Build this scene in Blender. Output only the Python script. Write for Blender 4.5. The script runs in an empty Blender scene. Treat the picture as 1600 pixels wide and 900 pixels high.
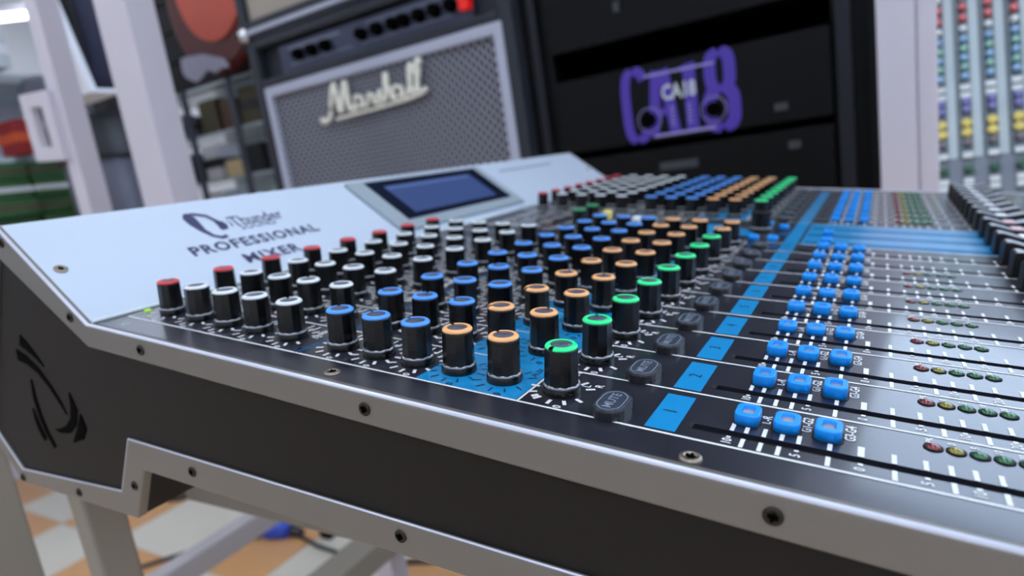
import bpy, bmesh, math, random
from mathutils import Matrix, Vector, Euler
random.seed(7)
PI = math.pi
P = 0.028                       # one channel strip of the console is 28 mm wide
TILT = math.radians(7.75)       # the console slopes down towards its operator
H = 0.90
sc = bpy.context.scene
col = sc.collection

# ------------------------------------------------------------------ camera
cd = bpy.data.cameras.new('camera'); cam = bpy.data.objects.new('camera', cd); col.objects.link(cam)
sc.camera = cam
cam.matrix_world = Matrix(((0.85759062, 0.02812036, 0.5135636, 0.04507),
                           (0.49387013, 0.23382228, -0.83750787, -0.13084),
                           (-0.14363363, 0.97187262, 0.18663599, 0.97323),
                           (0, 0, 0, 1)))
cd.sensor_width = 36; cd.lens = 980.56 * 36 / 1600
cd.clip_start = 0.005; cd.clip_end = 60
cd.dof.use_dof = True; cd.dof.focus_distance = 0.186; cd.dof.aperture_fstop = 10.0

# ------------------------------------------------------------------ light
world = bpy.data.worlds.new('room_air'); sc.world = world; world.use_nodes = True
world.node_tree.nodes['Background'].inputs[0].default_value = (0.75, 0.85, 1.0, 1)
world.node_tree.nodes['Background'].inputs[1].default_value = 0.25
EXPOSURE = -0.10
PANEL_W = 7.2                   # strength of the ceiling LED panels
ADDED_WINDOW_W = 4.0                  # glow of an unseen window added for the console's sheen
sc.view_settings.view_transform = 'Standard'; sc.view_settings.look = 'None'
sc.view_settings.exposure = EXPOSURE; sc.view_settings.gamma = 1.0
sc.view_settings.use_curve_mapping = False

# ------------------------------------------------------------------ materials
def srgb(r, g, b):
    f = lambda c: (c / 255 / 12.92) if c / 255 <= 0.04045 else ((c / 255 + 0.055) / 1.055) ** 2.4
    return (f(r), f(g), f(b), 1)
MATS = {}
def mat(name, rgb, rough=0.5, metal=0.0, noise=0.0, nscale=40, bump=0.0, bscale=400, spec=0.5, emit=None, coat=0.0, rvar=0.0, stretch=None):
    if name in MATS: return MATS[name]
    m = bpy.data.materials.new(name); m.use_nodes = True; nt = m.node_tree
    b = nt.nodes['Principled BSDF']; c = srgb(*rgb)
    b.inputs['Base Color'].default_value = c; b.inputs['Roughness'].default_value = rough
    b.inputs['Metallic'].default_value = metal; b.inputs['Specular IOR Level'].default_value = spec
    b.inputs['Coat Weight'].default_value = coat; b.inputs['Coat Roughness'].default_value = 0.1
    if emit:
        b.inputs['Emission Color'].default_value = srgb(*emit[:3]); b.inputs['Emission Strength'].default_value = emit[3]
    tc = nt.nodes.new('ShaderNodeTexCoord'); src = tc.outputs['Object']
    if stretch:
        mp = nt.nodes.new('ShaderNodeMapping'); mp.inputs['Scale'].default_value = stretch
        nt.links.new(src, mp.inputs[0]); src = mp.outputs[0]
    nz = nt.nodes.new('ShaderNodeTexNoise'); nz.inputs['Scale'].default_value = nscale; nz.inputs['Detail'].default_value = 5
    nt.links.new(src, nz.inputs['Vector'])
    if noise > 0:
        mx = nt.nodes.new('ShaderNodeMix'); mx.data_type = 'RGBA'
        mx.inputs[6].default_value = tuple(x * (1 - noise) for x in c[:3]) + (1,)
        mx.inputs[7].default_value = tuple(min(1, x * (1 + noise)) for x in c[:3]) + (1,)
        nt.links.new(nz.outputs[0], mx.inputs[0]); nt.links.new(mx.outputs[2], b.inputs['Base Color'])
    if rvar > 0:
        mr = nt.nodes.new('ShaderNodeMapRange'); mr.inputs[3].default_value = rough - rvar; mr.inputs[4].default_value = rough + rvar
        nt.links.new(nz.outputs[0], mr.inputs[0]); nt.links.new(mr.outputs[0], b.inputs['Roughness'])
    if bump > 0:
        n2 = nt.nodes.new('ShaderNodeTexNoise'); n2.inputs['Scale'].default_value = bscale
        nt.links.new(src, n2.inputs['Vector'])
        bp = nt.nodes.new('ShaderNodeBump'); bp.inputs['Strength'].default_value = bump; bp.inputs['Distance'].default_value = 0.001
        nt.links.new(n2.outputs[0], bp.inputs['Height']); nt.links.new(bp.outputs[0], b.inputs['Normal'])
    MATS[name] = m
    return m
M = lambda n: MATS[n]
mat('panel_black', (26, 28, 42), 0.36, noise=0.3, nscale=60, bump=0.02, bscale=500, spec=0.6, rvar=0.05, coat=0.55)
mat('hull_black', (24, 21, 19), 0.6, noise=0.08, nscale=30, bump=0.15, bscale=1500, spec=0.3)
mat('mark_black', (3, 3, 3), 0.9, spec=0.05)
mat('edge_highlight', (214, 218, 236), 0.3, metal=0.2)  # pale colour standing in for light caught on the trim edges
mat('trim_silver', (128, 126, 122), 0.36, metal=0.45, noise=0.03, nscale=50, bump=0.1, bscale=1800, rvar=0.04)
mat('panel_white', (194, 208, 226), 0.35, noise=0.02, nscale=12, bump=0.03, bscale=900, coat=0.2)
mat('lip_white', (222, 236, 242), 0.3)
mat('ink_white', (232, 236, 240), 0.5)
mat('ink_grey', (96, 110, 124), 0.5)
mat('ink_navy', (45, 48, 92), 0.5)
mat('ink_dark', (12, 40, 66), 0.5)
mat('ink_blue', (4, 142, 206), 0.36, noise=0.04, nscale=80, bump=0.02, bscale=900, spec=0.45, coat=0.5)
mat('ink_line_blue', (30, 110, 165), 0.45)
mat('slot_black', (3, 3, 4), 0.7)
mat('knob_black', (9, 9, 11), 0.24, noise=0.2, nscale=200, bump=0.05, bscale=1400, rvar=0.07)
mat('knob_top', (74, 78, 98), 0.3, noise=0.05)
mat('knob_silver', (150, 154, 162), 0.3, metal=0.85, noise=0.1, nscale=300)
mat('cap_red', (226, 58, 66), 0.35, noise=0.04)
mat('cap_white', (228, 236, 240), 0.35, noise=0.02)
mat('cap_blue', (78, 158, 255), 0.35, noise=0.04)
mat('cap_orange', (255, 186, 122), 0.35, noise=0.04)
mat('cap_green', (30, 250, 150), 0.35, noise=0.04)
mat('cap_green_dull', (20, 160, 96), 0.4)
mat('button_blue', (0, 150, 252), 0.4, noise=0.05, nscale=150, bump=0.05)
mat('button_lens', (172, 176, 184), 0.25, noise=0.35, nscale=90)
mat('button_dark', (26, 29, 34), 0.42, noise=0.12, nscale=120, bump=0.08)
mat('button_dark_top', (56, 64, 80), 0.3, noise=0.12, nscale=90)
mat('button_print', (128, 138, 154), 0.45)
mat('led_red', (120, 20, 34), 0.15, coat=0.6); mat('led_yellow', (134, 128, 24), 0.15, coat=0.6)
mat('led_green', (14, 100, 56), 0.15, coat=0.6); mat('led_lime', (150, 200, 30), 0.3, emit=(160, 220, 20, 0.5))
mat('screw_steel', (150, 140, 128), 0.35, metal=0.9, noise=0.2, nscale=300)
mat('screw_dark', (58, 54, 50), 0.4, metal=0.8, noise=0.2, nscale=300)
mat('fader_black', (16, 15, 18), 0.42, noise=0.1)
mat('fader_grey', (150, 156, 166), 0.35, noise=0.06)
mat('fader_white', (236, 240, 248), 0.35); mat('fader_pink', (226, 190, 198), 0.35); mat('fader_sky', (176, 206, 250), 0.35)
mat('fader_yellow', (238, 212, 120), 0.35)
mat('display_frame', (150, 164, 174), 0.42, noise=0.03)
mat('display_bezel', (16, 24, 46), 0.2, coat=0.4)
mat('display_glow', (20, 26, 44), 0.25, emit=(62, 84, 140, 0.85))
mat('display_glow_pale', (30, 36, 60), 0.25, emit=(84, 108, 166, 0.85))
mat('tolex', (34, 40, 52), 0.62, noise=0.1, nscale=200, bump=0.6, bscale=700)
mat('piping_pale', (178, 184, 204), 0.55, noise=0.05)
mat('logo_cream', (244, 244, 232), 0.4)
mat('amp_plate', (66, 72, 92), 0.35, metal=0.5, noise=0.1)
mat('amp_plate_pale', (118, 124, 142), 0.4, metal=0.3)
mat('jewel_red', (200, 20, 16), 0.25, emit=(230, 30, 20, 0.4))
mat('grille_beige', (172, 164, 152), 0.8, noise=0.08, nscale=300, bump=0.5, bscale=800)
mat('chrome', (210, 212, 216), 0.15, metal=1.0)
mat('rack_black', (9, 10, 13), 0.5, noise=0.15, nscale=60, bump=0.1, bscale=700, spec=0.15)
mat('rack_rail', (24, 27, 36), 0.5, spec=0.3)
mat('ink_purple', (74, 50, 168), 0.45); mat('ink_lilac', (150, 142, 206), 0.45); mat('ink_pale', (196, 204, 214), 0.45)
mat('ink_shade', (52, 56, 62), 0.5)
mat('white_paint', (206, 202, 214), 0.45, noise=0.03, nscale=8)
mat('beam_paint', (176, 172, 176), 0.4)
mat('stand_paint', (140, 134, 124), 0.45, noise=0.03, nscale=14)
mat('wall_white', (214, 218, 224), 0.85, noise=0.03, nscale=3)
mat('ceiling_white', (226, 230, 234), 0.9, noise=0.02, nscale=3)
mat('grout', (150, 140, 128), 0.8, noise=0.1)
mat('tile_cream', (214, 208, 194), 0.3, noise=0.06, nscale=5, spec=0.4)
mat('tile_orange', (212, 160, 112), 0.3, noise=0.12, nscale=4, spec=0.4)
mat('glass_pale', (186, 200, 206), 0.12, noise=0.1, nscale=5, coat=0.5)
mat('orange_lacquer', (204, 62, 24), 0.35, noise=0.25, nscale=6)
mat('burgundy_lacquer', (84, 10, 12), 0.5, noise=0.3, nscale=4)
mat('cloth_black', (14, 15, 22), 0.8, noise=0.2); mat('cloth_navy', (36, 40, 66), 0.7, noise=0.2)
mat('paper_dim', (168, 166, 186), 0.85)
mat('paper_white', (222, 226, 236), 0.8, noise=0.03)
mat('grey_plastic', (86, 88, 102), 0.5, noise=0.1); mat('dark_plastic', (42, 44, 50), 0.5, noise=0.1)
mat('green_box', (52, 98, 58), 0.6, noise=0.3, nscale=30); mat('red_box', (150, 34, 36), 0.6); mat('orange_box', (214, 88, 40), 0.6)
mat('yellow_box', (206, 172, 40), 0.6); mat('warm_box', (226, 206, 160), 0.6); mat('olive_box', (84, 80, 58), 0.7, noise=0.3, nscale=20)
mat('blue_plastic', (40, 74, 190), 0.35); mat('wood_brown', (96, 72, 52), 0.6, noise=0.3, nscale=15)
mat('led_panel', (255, 255, 255), 0.5, emit=(232, 242, 255, PANEL_W))
mat('added_window_glow', (220, 236, 255), 0.3, emit=(206, 228, 255, ADDED_WINDOW_W))
mat('tube_glow', (255, 255, 255), 0.5, emit=(235, 244, 255, 6.0))
mat('second_panel', (96, 112, 124), 0.3, noise=0.08, nscale=30, spec=0.6)
mat('second_fader_grey', (124, 134, 150), 0.4)
mat('second_panel_pale', (186, 204, 212), 0.32, noise=0.04)
mat('knob_yellow', (232, 214, 120), 0.4); mat('knob_violet', (134, 136, 206), 0.4); mat('knob_teal', (150, 206, 190), 0.4)
mat('knob_sky', (150, 194, 236), 0.4); mat('knob_greygrn', (52, 110, 80), 0.4); mat('knob_mauve', (132, 124, 132), 0.4); mat('knob_pink', (232, 120, 126), 0.4)
# grille cloth: small pale dots woven in a grid
def grille_material():
    m = bpy.data.materials.new('grille_dots'); m.use_nodes = True; nt = m.node_tree; N = nt.nodes; L = nt.links
    b = N['Principled BSDF']; b.inputs['Roughness'].default_value = 0.7
    tc = N.new('ShaderNodeTexCoord'); sp = N.new('ShaderNodeSeparateXYZ'); L.new(tc.outputs['Object'], sp.inputs[0])
    def mth(op, a, v=None, w=None):
        n = N.new('ShaderNodeMath'); n.operation = op
        L.new(a, n.inputs[0]) if not isinstance(a, float) else None
        if v is not None:
            if isinstance(v, float): n.inputs[1].default_value = v
            else: L.new(v, n.inputs[1])
        return n.outputs[0]
    K = 2 * PI / 0.019
    sx = mth('SINE', mth('MULTIPLY', sp.outputs[0], K)); sz = mth('SINE', mth('MULTIPLY', sp.outputs[2], K))
    pr = mth('MULTIPLY', sx, sz)
    mr = N.new('ShaderNodeMapRange'); mr.inputs[1].default_value = 0.35; mr.inputs[2].default_value = 0.75; L.new(pr, mr.inputs[0])
    mx = N.new('ShaderNodeMix'); mx.data_type = 'RGBA'; mx.inputs[6].default_value = srgb(70, 72, 86); mx.inputs[7].default_value = srgb(196, 200, 210)
    L.new(mr.outputs[0], mx.inputs[0]); L.new(mx.outputs[2], b.inputs['Base Color'])
    MATS['grille_dots'] = m
grille_material()

# ------------------------------------------------------------------ mesh helpers
class MB:
    def __init__(s): s.v = []; s.f = []; s.smooth = []
    def add(s, vs, fs, smooth=False):
        o = len(s.v); s.v += [tuple(v) for v in vs]; s.f += [tuple(i + o for i in f) for f in fs]; s.smooth += [smooth] * len(fs); return s
    def box(s, x0, x1, y0, y1, z0, z1):
        x0, x1 = sorted((x0, x1)); y0, y1 = sorted((y0, y1)); z0, z1 = sorted((z0, z1))
        return s.add([(x0, y0, z0), (x1, y0, z0), (x1, y1, z0), (x0, y1, z0), (x0, y0, z1), (x1, y0, z1), (x1, y1, z1), (x0, y1, z1)],
                     [(0, 3, 2, 1), (4, 5, 6, 7), (0, 1, 5, 4), (1, 2, 6, 5), (2, 3, 7, 6), (3, 0, 4, 7)])
    def revolve(s, prof, seg=24, cx=0, cy=0, smooth=True, axis='z', wav=None, a0=0, a1=2 * PI, caps=True):
        full = abs(a1 - a0 - 2 * PI) < 1e-6; n = seg if full else seg + 1; vs = []
        for j, (r, z) in enumerate(prof):
            for i in range(n):
                a = a0 + (a1 - a0) * i / seg
                zz = z + (wav(j, a) if wav else 0)
                p = (r * math.cos(a), r * math.sin(a), zz)
                if axis == 'y': p = (p[0], -p[2], p[1])
                vs.append((p[0] + cx, p[1] + cy, p[2]))
        fs = []
        for j in range(len(prof) - 1):
            for i in range(seg):
                i2 = (i + 1) % n
                fs.append((j * n + i, j * n + i2, (j + 1) * n + i2, (j + 1) * n + i))
        o = len(s.v); s.add(vs, fs, smooth)
        if caps and full:
            s.f.append(tuple(o + i for i in range(n))[::-1]); s.smooth.append(False)
            s.f.append(tuple(o + (len(prof) - 1) * n + i for i in range(n))); s.smooth.append(False)
        return s
    def prism(s, pts, y0, y1):           # polygon in (x,z) extruded along y
        n = len(pts); vs = [(x, y0, z) for x, z in pts] + [(x, y1, z) for x, z in pts]
        fs = [tuple(range(n)), tuple(range(2 * n - 1, n - 1, -1))] + [(i, n + i, n + (i + 1) % n, (i + 1) % n)[::-1] for i in range(n)]
        return s.add(vs, fs)
    def prismz(s, pts, z0, z1):          # polygon in (x,y) extruded along z
        n = len(pts); vs = [(x, y, z0) for x, y in pts] + [(x, y, z1) for x, y in pts]
        fs = [tuple(range(n))[::-1], tuple(range(n, 2 * n))] + [(i, (i + 1) % n, n + (i + 1) % n, n + i) for i in range(n)]
        return s.add(vs, fs)
    def ring(s, outer, inner, y0, y1):   # band between two polygons in (x,z), extruded along y
        n = len(outer)
        vs = [(x, y0, z) for x, z in outer] + [(x, y0, z) for x, z in inner] + [(x, y1, z) for x, z in outer] + [(x, y1, z) for x, z in inner]
        fs = []
        for i in range(n):
            j = (i + 1) % n
            fs += [(i, j, n + j, n + i), (2 * n + i, 3 * n + i, 3 * n + j, 2 * n + j), (i, 2 * n + i, 2 * n + j, j), (n + i, n + j, 3 * n + j, 3 * n + i)]
        return s.add(vs, fs)
    def tube(s, pts, r, seg=8, cap=True, smooth=True):
        pts = [Vector(p) for p in pts]; n = len(pts); rr = r if isinstance(r, (list, tuple)) else [r] * n; vs = []
        up = Vector((0, 0, 1))
        for i, p in enumerate(pts):
            t = (pts[min(i + 1, n - 1)] - pts[max(i - 1, 0)]).normalized()
            if abs(t.dot(up)) > 0.95: up = Vector((1, 0, 0))
            a = t.cross(up).normalized(); b = a.cross(t)
            for k in range(seg):
                w = 2 * PI * k / seg; vs.append(p + (a * math.cos(w) + b * math.sin(w)) * rr[i])
        fs = [(i * seg + k, i * seg + (k + 1) % seg, (i + 1) * seg + (k + 1) % seg, (i + 1) * seg + k) for i in range(n - 1) for k in range(seg)]
        o = len(s.v); s.add(vs, fs, smooth)
        if cap:
            s.f += [tuple(o + k for k in range(seg))[::-1], tuple(o + (n - 1) * seg + k for k in range(seg))]; s.smooth += [False, False]
        return s
    def beam(s, a, b, w, h):             # square tube between two points
        a, b = Vector(a), Vector(b); t = (b - a).normalized(); up = Vector((0, 0, 1)) if abs(t.z) < 0.9 else Vector((0, 1, 0))
        x = t.cross(up).normalized() * w / 2; y = x.cross(t).normalized() * h / 2
        vs = [a - x - y, a + x - y, a + x + y, a - x + y, b - x - y, b + x - y, b + x + y, b - x + y]
        return s.add(vs, [(0, 3, 2, 1), (4, 5, 6, 7), (0, 1, 5, 4), (1, 2, 6, 5), (2, 3, 7, 6), (3, 0, 4, 7)])
    def mesh(s, name):
        me = bpy.data.meshes.new(name); me.from_pydata(s.v, [], s.f)
        bm = bmesh.new(); bm.from_mesh(me); bmesh.ops.recalc_face_normals(bm, faces=bm.faces)
        bm.to_mesh(me); bm.free()
        if any(s.smooth): me.polygons.foreach_set('use_smooth', s.smooth)
        return me
def link(name, me, m, parent=None, loc=None, rot=None, bevel=0, seg=2):
    if m and not me.materials: me.materials.append(M(m))
    o = bpy.data.objects.new(name, me); col.objects.link(o)
    if parent: o.parent = parent
    if loc is not None: o.location = loc
    if rot is not None: o.rotation_euler = rot
    if bevel:
        b = o.modifiers.new('bevel', 'BEVEL'); b.width = bevel; b.segments = seg; b.limit_method = 'ANGLE'; b.angle_limit = math.radians(35)
    return o
def obj(name, mb, m, parent=None, **k): return link(name, mb.mesh(name), m, parent, **k)
def empty(name, loc=(0, 0, 0), rot=(0, 0, 0), parent=None):
    o = bpy.data.objects.new(name, None); col.objects.link(o); o.location = loc; o.rotation_euler = rot; o.empty_display_size = 0.05
    if parent: o.parent = parent
    return o
def tag(o, label=None, cat=None, group=None, kind=None):
    if label: o['label'] = label
    if cat: o['category'] = cat
    if group: o['group'] = group
    if kind: o['kind'] = kind
    return o
def thing(name, label, cat, loc=(0, 0, 0), rot=(0, 0, 0), group=None): return tag(empty(name, loc, rot), label, cat, group)

_tc = {}
def text_geo(s, bold=0.0, spacing=1.0, res=2):
    key = (s, bold, spacing, res)
    if key in _tc: return _tc[key]
    cu = bpy.data.curves.new('t', 'FONT'); cu.body = s; cu.size = 1; cu.align_x = 'CENTER'; cu.align_y = 'CENTER'
    cu.offset = bold; cu.space_character = spacing; cu.resolution_u = res; cu.fill_mode = 'BOTH'
    o = bpy.data.objects.new('t', cu); col.objects.link(o)
    dg = bpy.context.evaluated_depsgraph_get(); me = bpy.data.meshes.new_from_object(o.evaluated_get(dg))
    g = ([tuple(v.co) for v in me.vertices], [tuple(p.vertices) for p in me.polygons])
    bpy.data.objects.remove(o); bpy.data.meshes.remove(me); bpy.data.curves.remove(cu)
    _tc[key] = g; return g
def put_text(mb, s, fn, size, bold=0.0, spacing=1.0, sx=1.0, res=2):
    vs, fs = text_geo(s, bold, spacing, res)
    mb.add([fn(v[0] * size * sx, v[1] * size) for v in vs], fs)

# ------------------------------------------------------------------ the room
X0, X1, Y0, Y1, ZC = -6.4, 4.0, -3.0, 3.4, 2.9
TS = 0.34; TX, TY = -2.09, 0.73
def st(name, mb, m, **k): return tag(obj(name, mb, m, **k), kind='structure')
floor = st('floor', MB().box(X0, X1, Y0, Y1, -0.05, -0.006), 'grout')
tile_me = MB().box(0.0015, TS - 0.0015, 0.0015, TS - 0.0015, -0.006, 0.0).mesh('floor_tile')
tm = [tile_me, tile_me.copy()]; tm[0].materials.append(M('tile_cream')); tm[1].materials.append(M('tile_orange'))
cells = []
for i in range(-12, 18):
    for j in range(-11, 9):
        x, y = TX + i * TS, TY + j * TS
        if X0 <= x and x + TS <= X1 and Y0 <= y and y + TS <= Y1: cells.append((abs(x + 1.7) + abs(y - 0.8), i, j, x, y))
cells.sort()
for d, i, j, x, y in cells[:290]:
    link('floor_tile', tm[(i + j) % 2], None, floor, loc=(x, y, 0))
for par, nm in ((0, 'tile_cream'), (1, 'tile_orange')):
    r_ = MB()
    for d, i, j, x, y in cells[290:]:
        if (i + j) % 2 == par: r_.box(x + .0015, x + TS - .0015, y + .0015, y + TS - .0015, -0.006, 0)
    tag(obj('distant_floor_tiles', r_, nm, floor), kind='stuff')
st('ceiling', MB().box(X0, X1, Y0, Y1, ZC, ZC + 0.1), 'ceiling_white')
st('wall_left', MB().box(X0 - 0.1, X0, Y0, Y1, 0, ZC), 'wall_white')
st('wall_right', MB().box(X1, X1 + 0.1, Y0, Y1, 0, ZC), 'wall_white')
st('wall_front', MB().box(X0, X1, Y0 - 0.1, Y0, 0, ZC), 'wall_white')
wb = MB().box(X0, -0.1, Y1, Y1 + 0.1, 0, ZC).box(-0.1, X1, Y1, Y1 + 0.1, 0, 0.5).box(-0.1, X1, Y1, Y1 + 0.1, 2.8, ZC).box(3.9, X1, Y1, Y1 + 0.1, 0.5, 2.8)
st('wall_back', wb, 'wall_white')
w1 = st('added_window_1', MB().ring([(-0.1, 0.5), (3.9, 0.5), (3.9, 2.8), (-0.1, 2.8)], [(-0.04, 0.56), (3.84, 0.56), (3.84, 2.74), (-0.04, 2.74)], Y1 - 0.02, Y1 + 0.08)
        .box(1.25, 1.29, Y1 - 0.02, Y1 + 0.06, 0.56, 2.74).box(2.55, 2.59, Y1 - 0.02, Y1 + 0.06, 0.56, 2.74), 'white_paint')
obj('bright_pane', MB().box(-0.04, 3.84, Y1 + 0.03, Y1 + 0.05, 0.56, 2.74), 'added_window_glow', w1)  # emissive pane put out of view to brighten the control surface's reflection
k = 0
for px_ in (-5.2, -3.4, -1.6, 0.2, 2.0, 3.4):
    for py_ in (-2.2, -1.2, -0.2, 1.4, 2.6):  # second row added so its glare reaches the upright console
        t = thing('ceiling_light', 'square white LED panel set in the shop ceiling, one of a regular grid', 'ceiling light', (px_, py_, ZC - 0.03), group='square LED ceiling panels')
        obj('frame', MB().ring([(-0.31, -0.31), (0.31, -0.31), (0.31, 0.31), (-0.31, 0.31)], [(-0.29, -0.29), (0.29, -0.29), (0.29, 0.29), (-0.29, 0.29)], 0, 0.03), 'white_paint', t, rot=(PI / 2, 0, 0))
        obj('diffuser', MB().box(-0.29, 0.29, -0.29, 0.29, 0, 0.02), 'led_panel', t)

# ------------------------------------------------------------------ the mixing console
con = thing('mixing_console', 'large sloping audio mixing console with silver trim and rows of black knobs', 'mixing console', (0, 0, H), (0, TILT, 0))
def c3(v, u, z=0.0): return (-v * P, u * P, z * P)
U0, U1 = 0.0, 22.75
# side outline (v, z): ridge, foot of the slope, front, underside step, rear
OUT = [(11.32, 1.40), (9.0, 0.0), (-6.3, 0.0), (-6.3, -1.38), (8.15, -2.26), (8.60, -3.26), (12.60, -3.72), (13.75, -2.72)]
INN = [(11.42, 0.86), (9.06, -0.37), (-5.9, -0.42), (-5.9, -1.02), (8.44, -1.79), (8.95, -2.86), (12.50, -3.42), (13.30, -2.72)]
def cxz(l): return [(-v * P, z * P) for v, z in l]
hull = MB()
ho = [(11.30, 1.30), (9.0, -0.12), (-6.25, -0.12), (-6.25, -1.36), (8.16, -2.24), (8.61, -3.24), (12.58, -3.69), (13.70, -2.72)]
hull.prism(cxz(ho), 0.16 * P, (U1 - 0.16) * P)
hull_o = obj('chassis', hull, 'hull_black', con)
screws_side = [(9.40, 0.07), (7.60, -0.18), (3.37, -0.19), (-0.83, -0.20), (-4.6, -0.21), (11.13, 1.12), (12.55, -3.60), (10.40, -3.30), (8.50, -2.62), (6.85, -1.92), (3.0, -1.68), (-1.0, -1.42), (-5.0, -1.2)]
def screw_mesh(r):
    m_ = MB().revolve([(r, -0.2 * r), (r, 0.12 * r), (r * 0.86, 0.22 * r), (r * 0.5, 0.26 * r), (r * 0.46, 0.12 * r)], 20)
    return m_.mesh('screw')
sm_side = screw_mesh(0.080 * P); sm_side.materials.append(M('screw_dark'))
sm_top = screw_mesh(0.10 * P); sm_top.materials.append(M('screw_steel'))
cross = MB().box(-.040 * P, .040 * P, -.011 * P, .011 * P, 0.012 * P, 0.0300 * P).box(-.011 * P, .011 * P, -.040 * P, .040 * P, 0.012 * P, 0.0300 * P).mesh('recess'); cross.materials.append(M('mark_black'))
for near in (True, False):
    uo = U0 if near else U1; d = 1 if near else -1
    sp = obj('side_panel', MB().prism(cxz([(a, b) for a, b in INN]), (uo + 0.05 * d) * P, (uo + 0.14 * d) * P), 'hull_black', con)
    tr = obj('side_trim', MB().ring(cxz(OUT), cxz(INN), uo * P, (uo + 0.16 * d) * P), 'trim_silver', con, bevel=0.032 * P, seg=3)
    tr['label'] = 'silver band edging the console end'
    for v, z in screws_side:
        ang = random.random() * 3
        s_ = link('screw', sm_side, None, tr, loc=c3(v, uo - 0.004 * d, z), rot=(PI / 2 if near else -PI / 2, ang, 0))
        link('screw_slot', cross, None, tr, loc=c3(v, uo - 0.004 * d, z), rot=(PI / 2 if near else -PI / 2, ang, 0))
    eg = MB()  # thin pale tubes draw the highlight along the trim edges
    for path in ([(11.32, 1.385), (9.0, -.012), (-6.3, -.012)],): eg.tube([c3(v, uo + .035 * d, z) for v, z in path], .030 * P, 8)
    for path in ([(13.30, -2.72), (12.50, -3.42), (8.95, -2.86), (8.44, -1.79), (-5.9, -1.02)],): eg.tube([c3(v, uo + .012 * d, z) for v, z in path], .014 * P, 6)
    eo = obj('trim_highlight', eg, 'edge_highlight', tr); eo['label'] = 'painted highlight along the edges of the silver band'
    if near: near_side = sp
# curved emblem cut into the near end
def arc_blade(pts, ws):
    """ribbon of varying width in the (v,z) plane"""
    n = len(pts); L_, R_ = [], []
    for i, (v, z) in enumerate(pts):
        a = pts[max(i - 1, 0)]; b = pts[min(i + 1, n - 1)]; tx, tz = b[0] - a[0], b[1] - a[1]; q = math.hypot(tx, tz) or 1
        L_.append((v - tz / q * ws[i], z + tx / q * ws[i])); R_.append((v + tz / q * ws[i], z - tx / q * ws[i]))
    return L_ + R_[::-1]
blades = [([(11.42, -0.62), (11.2, -0.72), (10.95, -0.86), (10.75, -1.0)], [.10, .07, .035, .004]),
          ([(11.66, -0.93), (11.35, -0.98), (11.0, -1.12), (10.7, -1.35), (10.45, -1.62), (10.33, -1.8)], [.09, .075, .05, .04, .03, .004]),
          ([(11.35, -1.35), (11.38, -1.7), (11.32, -2.05), (11.2, -2.35), (11.02, -2.6)], [.01, .05, .045, .05, .045]),
          ([(11.55, -1.95), (11.52, -2.15), (11.44, -2.35), (11.33, -2.52)], [.01, .05, .06, .05]),
          ([(10.08, -1.35), (10.03, -1.62), (10.15, -1.9), (10.4, -2.1), (10.72, -2.2), (10.85, -2.2)], [.01, .085, .075, .065, .03, .004]),
          ([(9.85, -1.7), (9.86, -1.9), (10.0, -2.1), (10.3, -2.32)], [.01, .1, .09, .01])]
em = MB()
for pts, ws in blades:
    em.prism(cxz(arc_blade(pts, [w * 1.15 for w in ws])), 0.035 * P, 0.06 * P)
obj('carved_emblem', em, 'mark_black', near_side)

# flat black control surface, with the fader slots really cut out
BANK2 = 14.164
CH1 = list(range(1, 11)); CH2 = [BANK2 + i for i in range(8)]; MID = [11.05, 12.05, 13.05]
slot_u = [n - 0.174 for n in CH1 + MID + CH2]
SW = 0.058; SV0, SV1 = 0.0, -4.5
vs_ = [9.0, SV0, SV1, -6.25]; us_ = [0.10]
for s_ in slot_u: us_ += [s_ - SW, s_ + SW]
us_.append(U1 - 0.10)
tp = MB(); nv, nu = len(vs_), len(us_)
tp_v = [c3(v, u, 0) for v in vs_ for u in us_]; tp_f = []
for i in range(nv - 1):
    for j in range(nu - 1):
        if i == 1 and j % 2 == 1: continue
        tp_f.append((i * nu + j, (i + 1) * nu + j, (i + 1) * nu + j + 1, i * nu + j + 1))
tp.add(tp_v, tp_f)
for s_ in slot_u:                      # walls and floor of each slot
    a, b, c, d = c3(SV0, s_ - SW), c3(SV0, s_ + SW), c3(SV1, s_ + SW), c3(SV1, s_ - SW)
    lo = [(x, y, -0.35 * P) for x, y, z in (a, b, c, d)]
    tp.add([a, b, c, d] + lo, [(0, 1, 5, 4), (1, 2, 6, 5), (2, 3, 7, 6), (3, 0, 4, 7)])
top = obj('control_surface', tp, 'panel_black', con)
sb_ = MB(); 
for s_ in slot_u:
    sb_.box(-SV0 * P, -SV1 * P, (s_ - SW) * P, (s_ + SW) * P, -0.05 * P, -0.045 * P)
    sb_.add([c3(SV0 + 0.004, s_ - SW, .004), c3(SV0 + .045, s_ - SW * .7, .004), c3(SV0 + .062, s_, .004), c3(SV0 + .045, s_ + SW * .7, .004), c3(SV0 + 0.004, s_ + SW, .004)], [(0, 1, 2, 3, 4)])
obj('slot_lining', sb_, 'slot_black', top)

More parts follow.
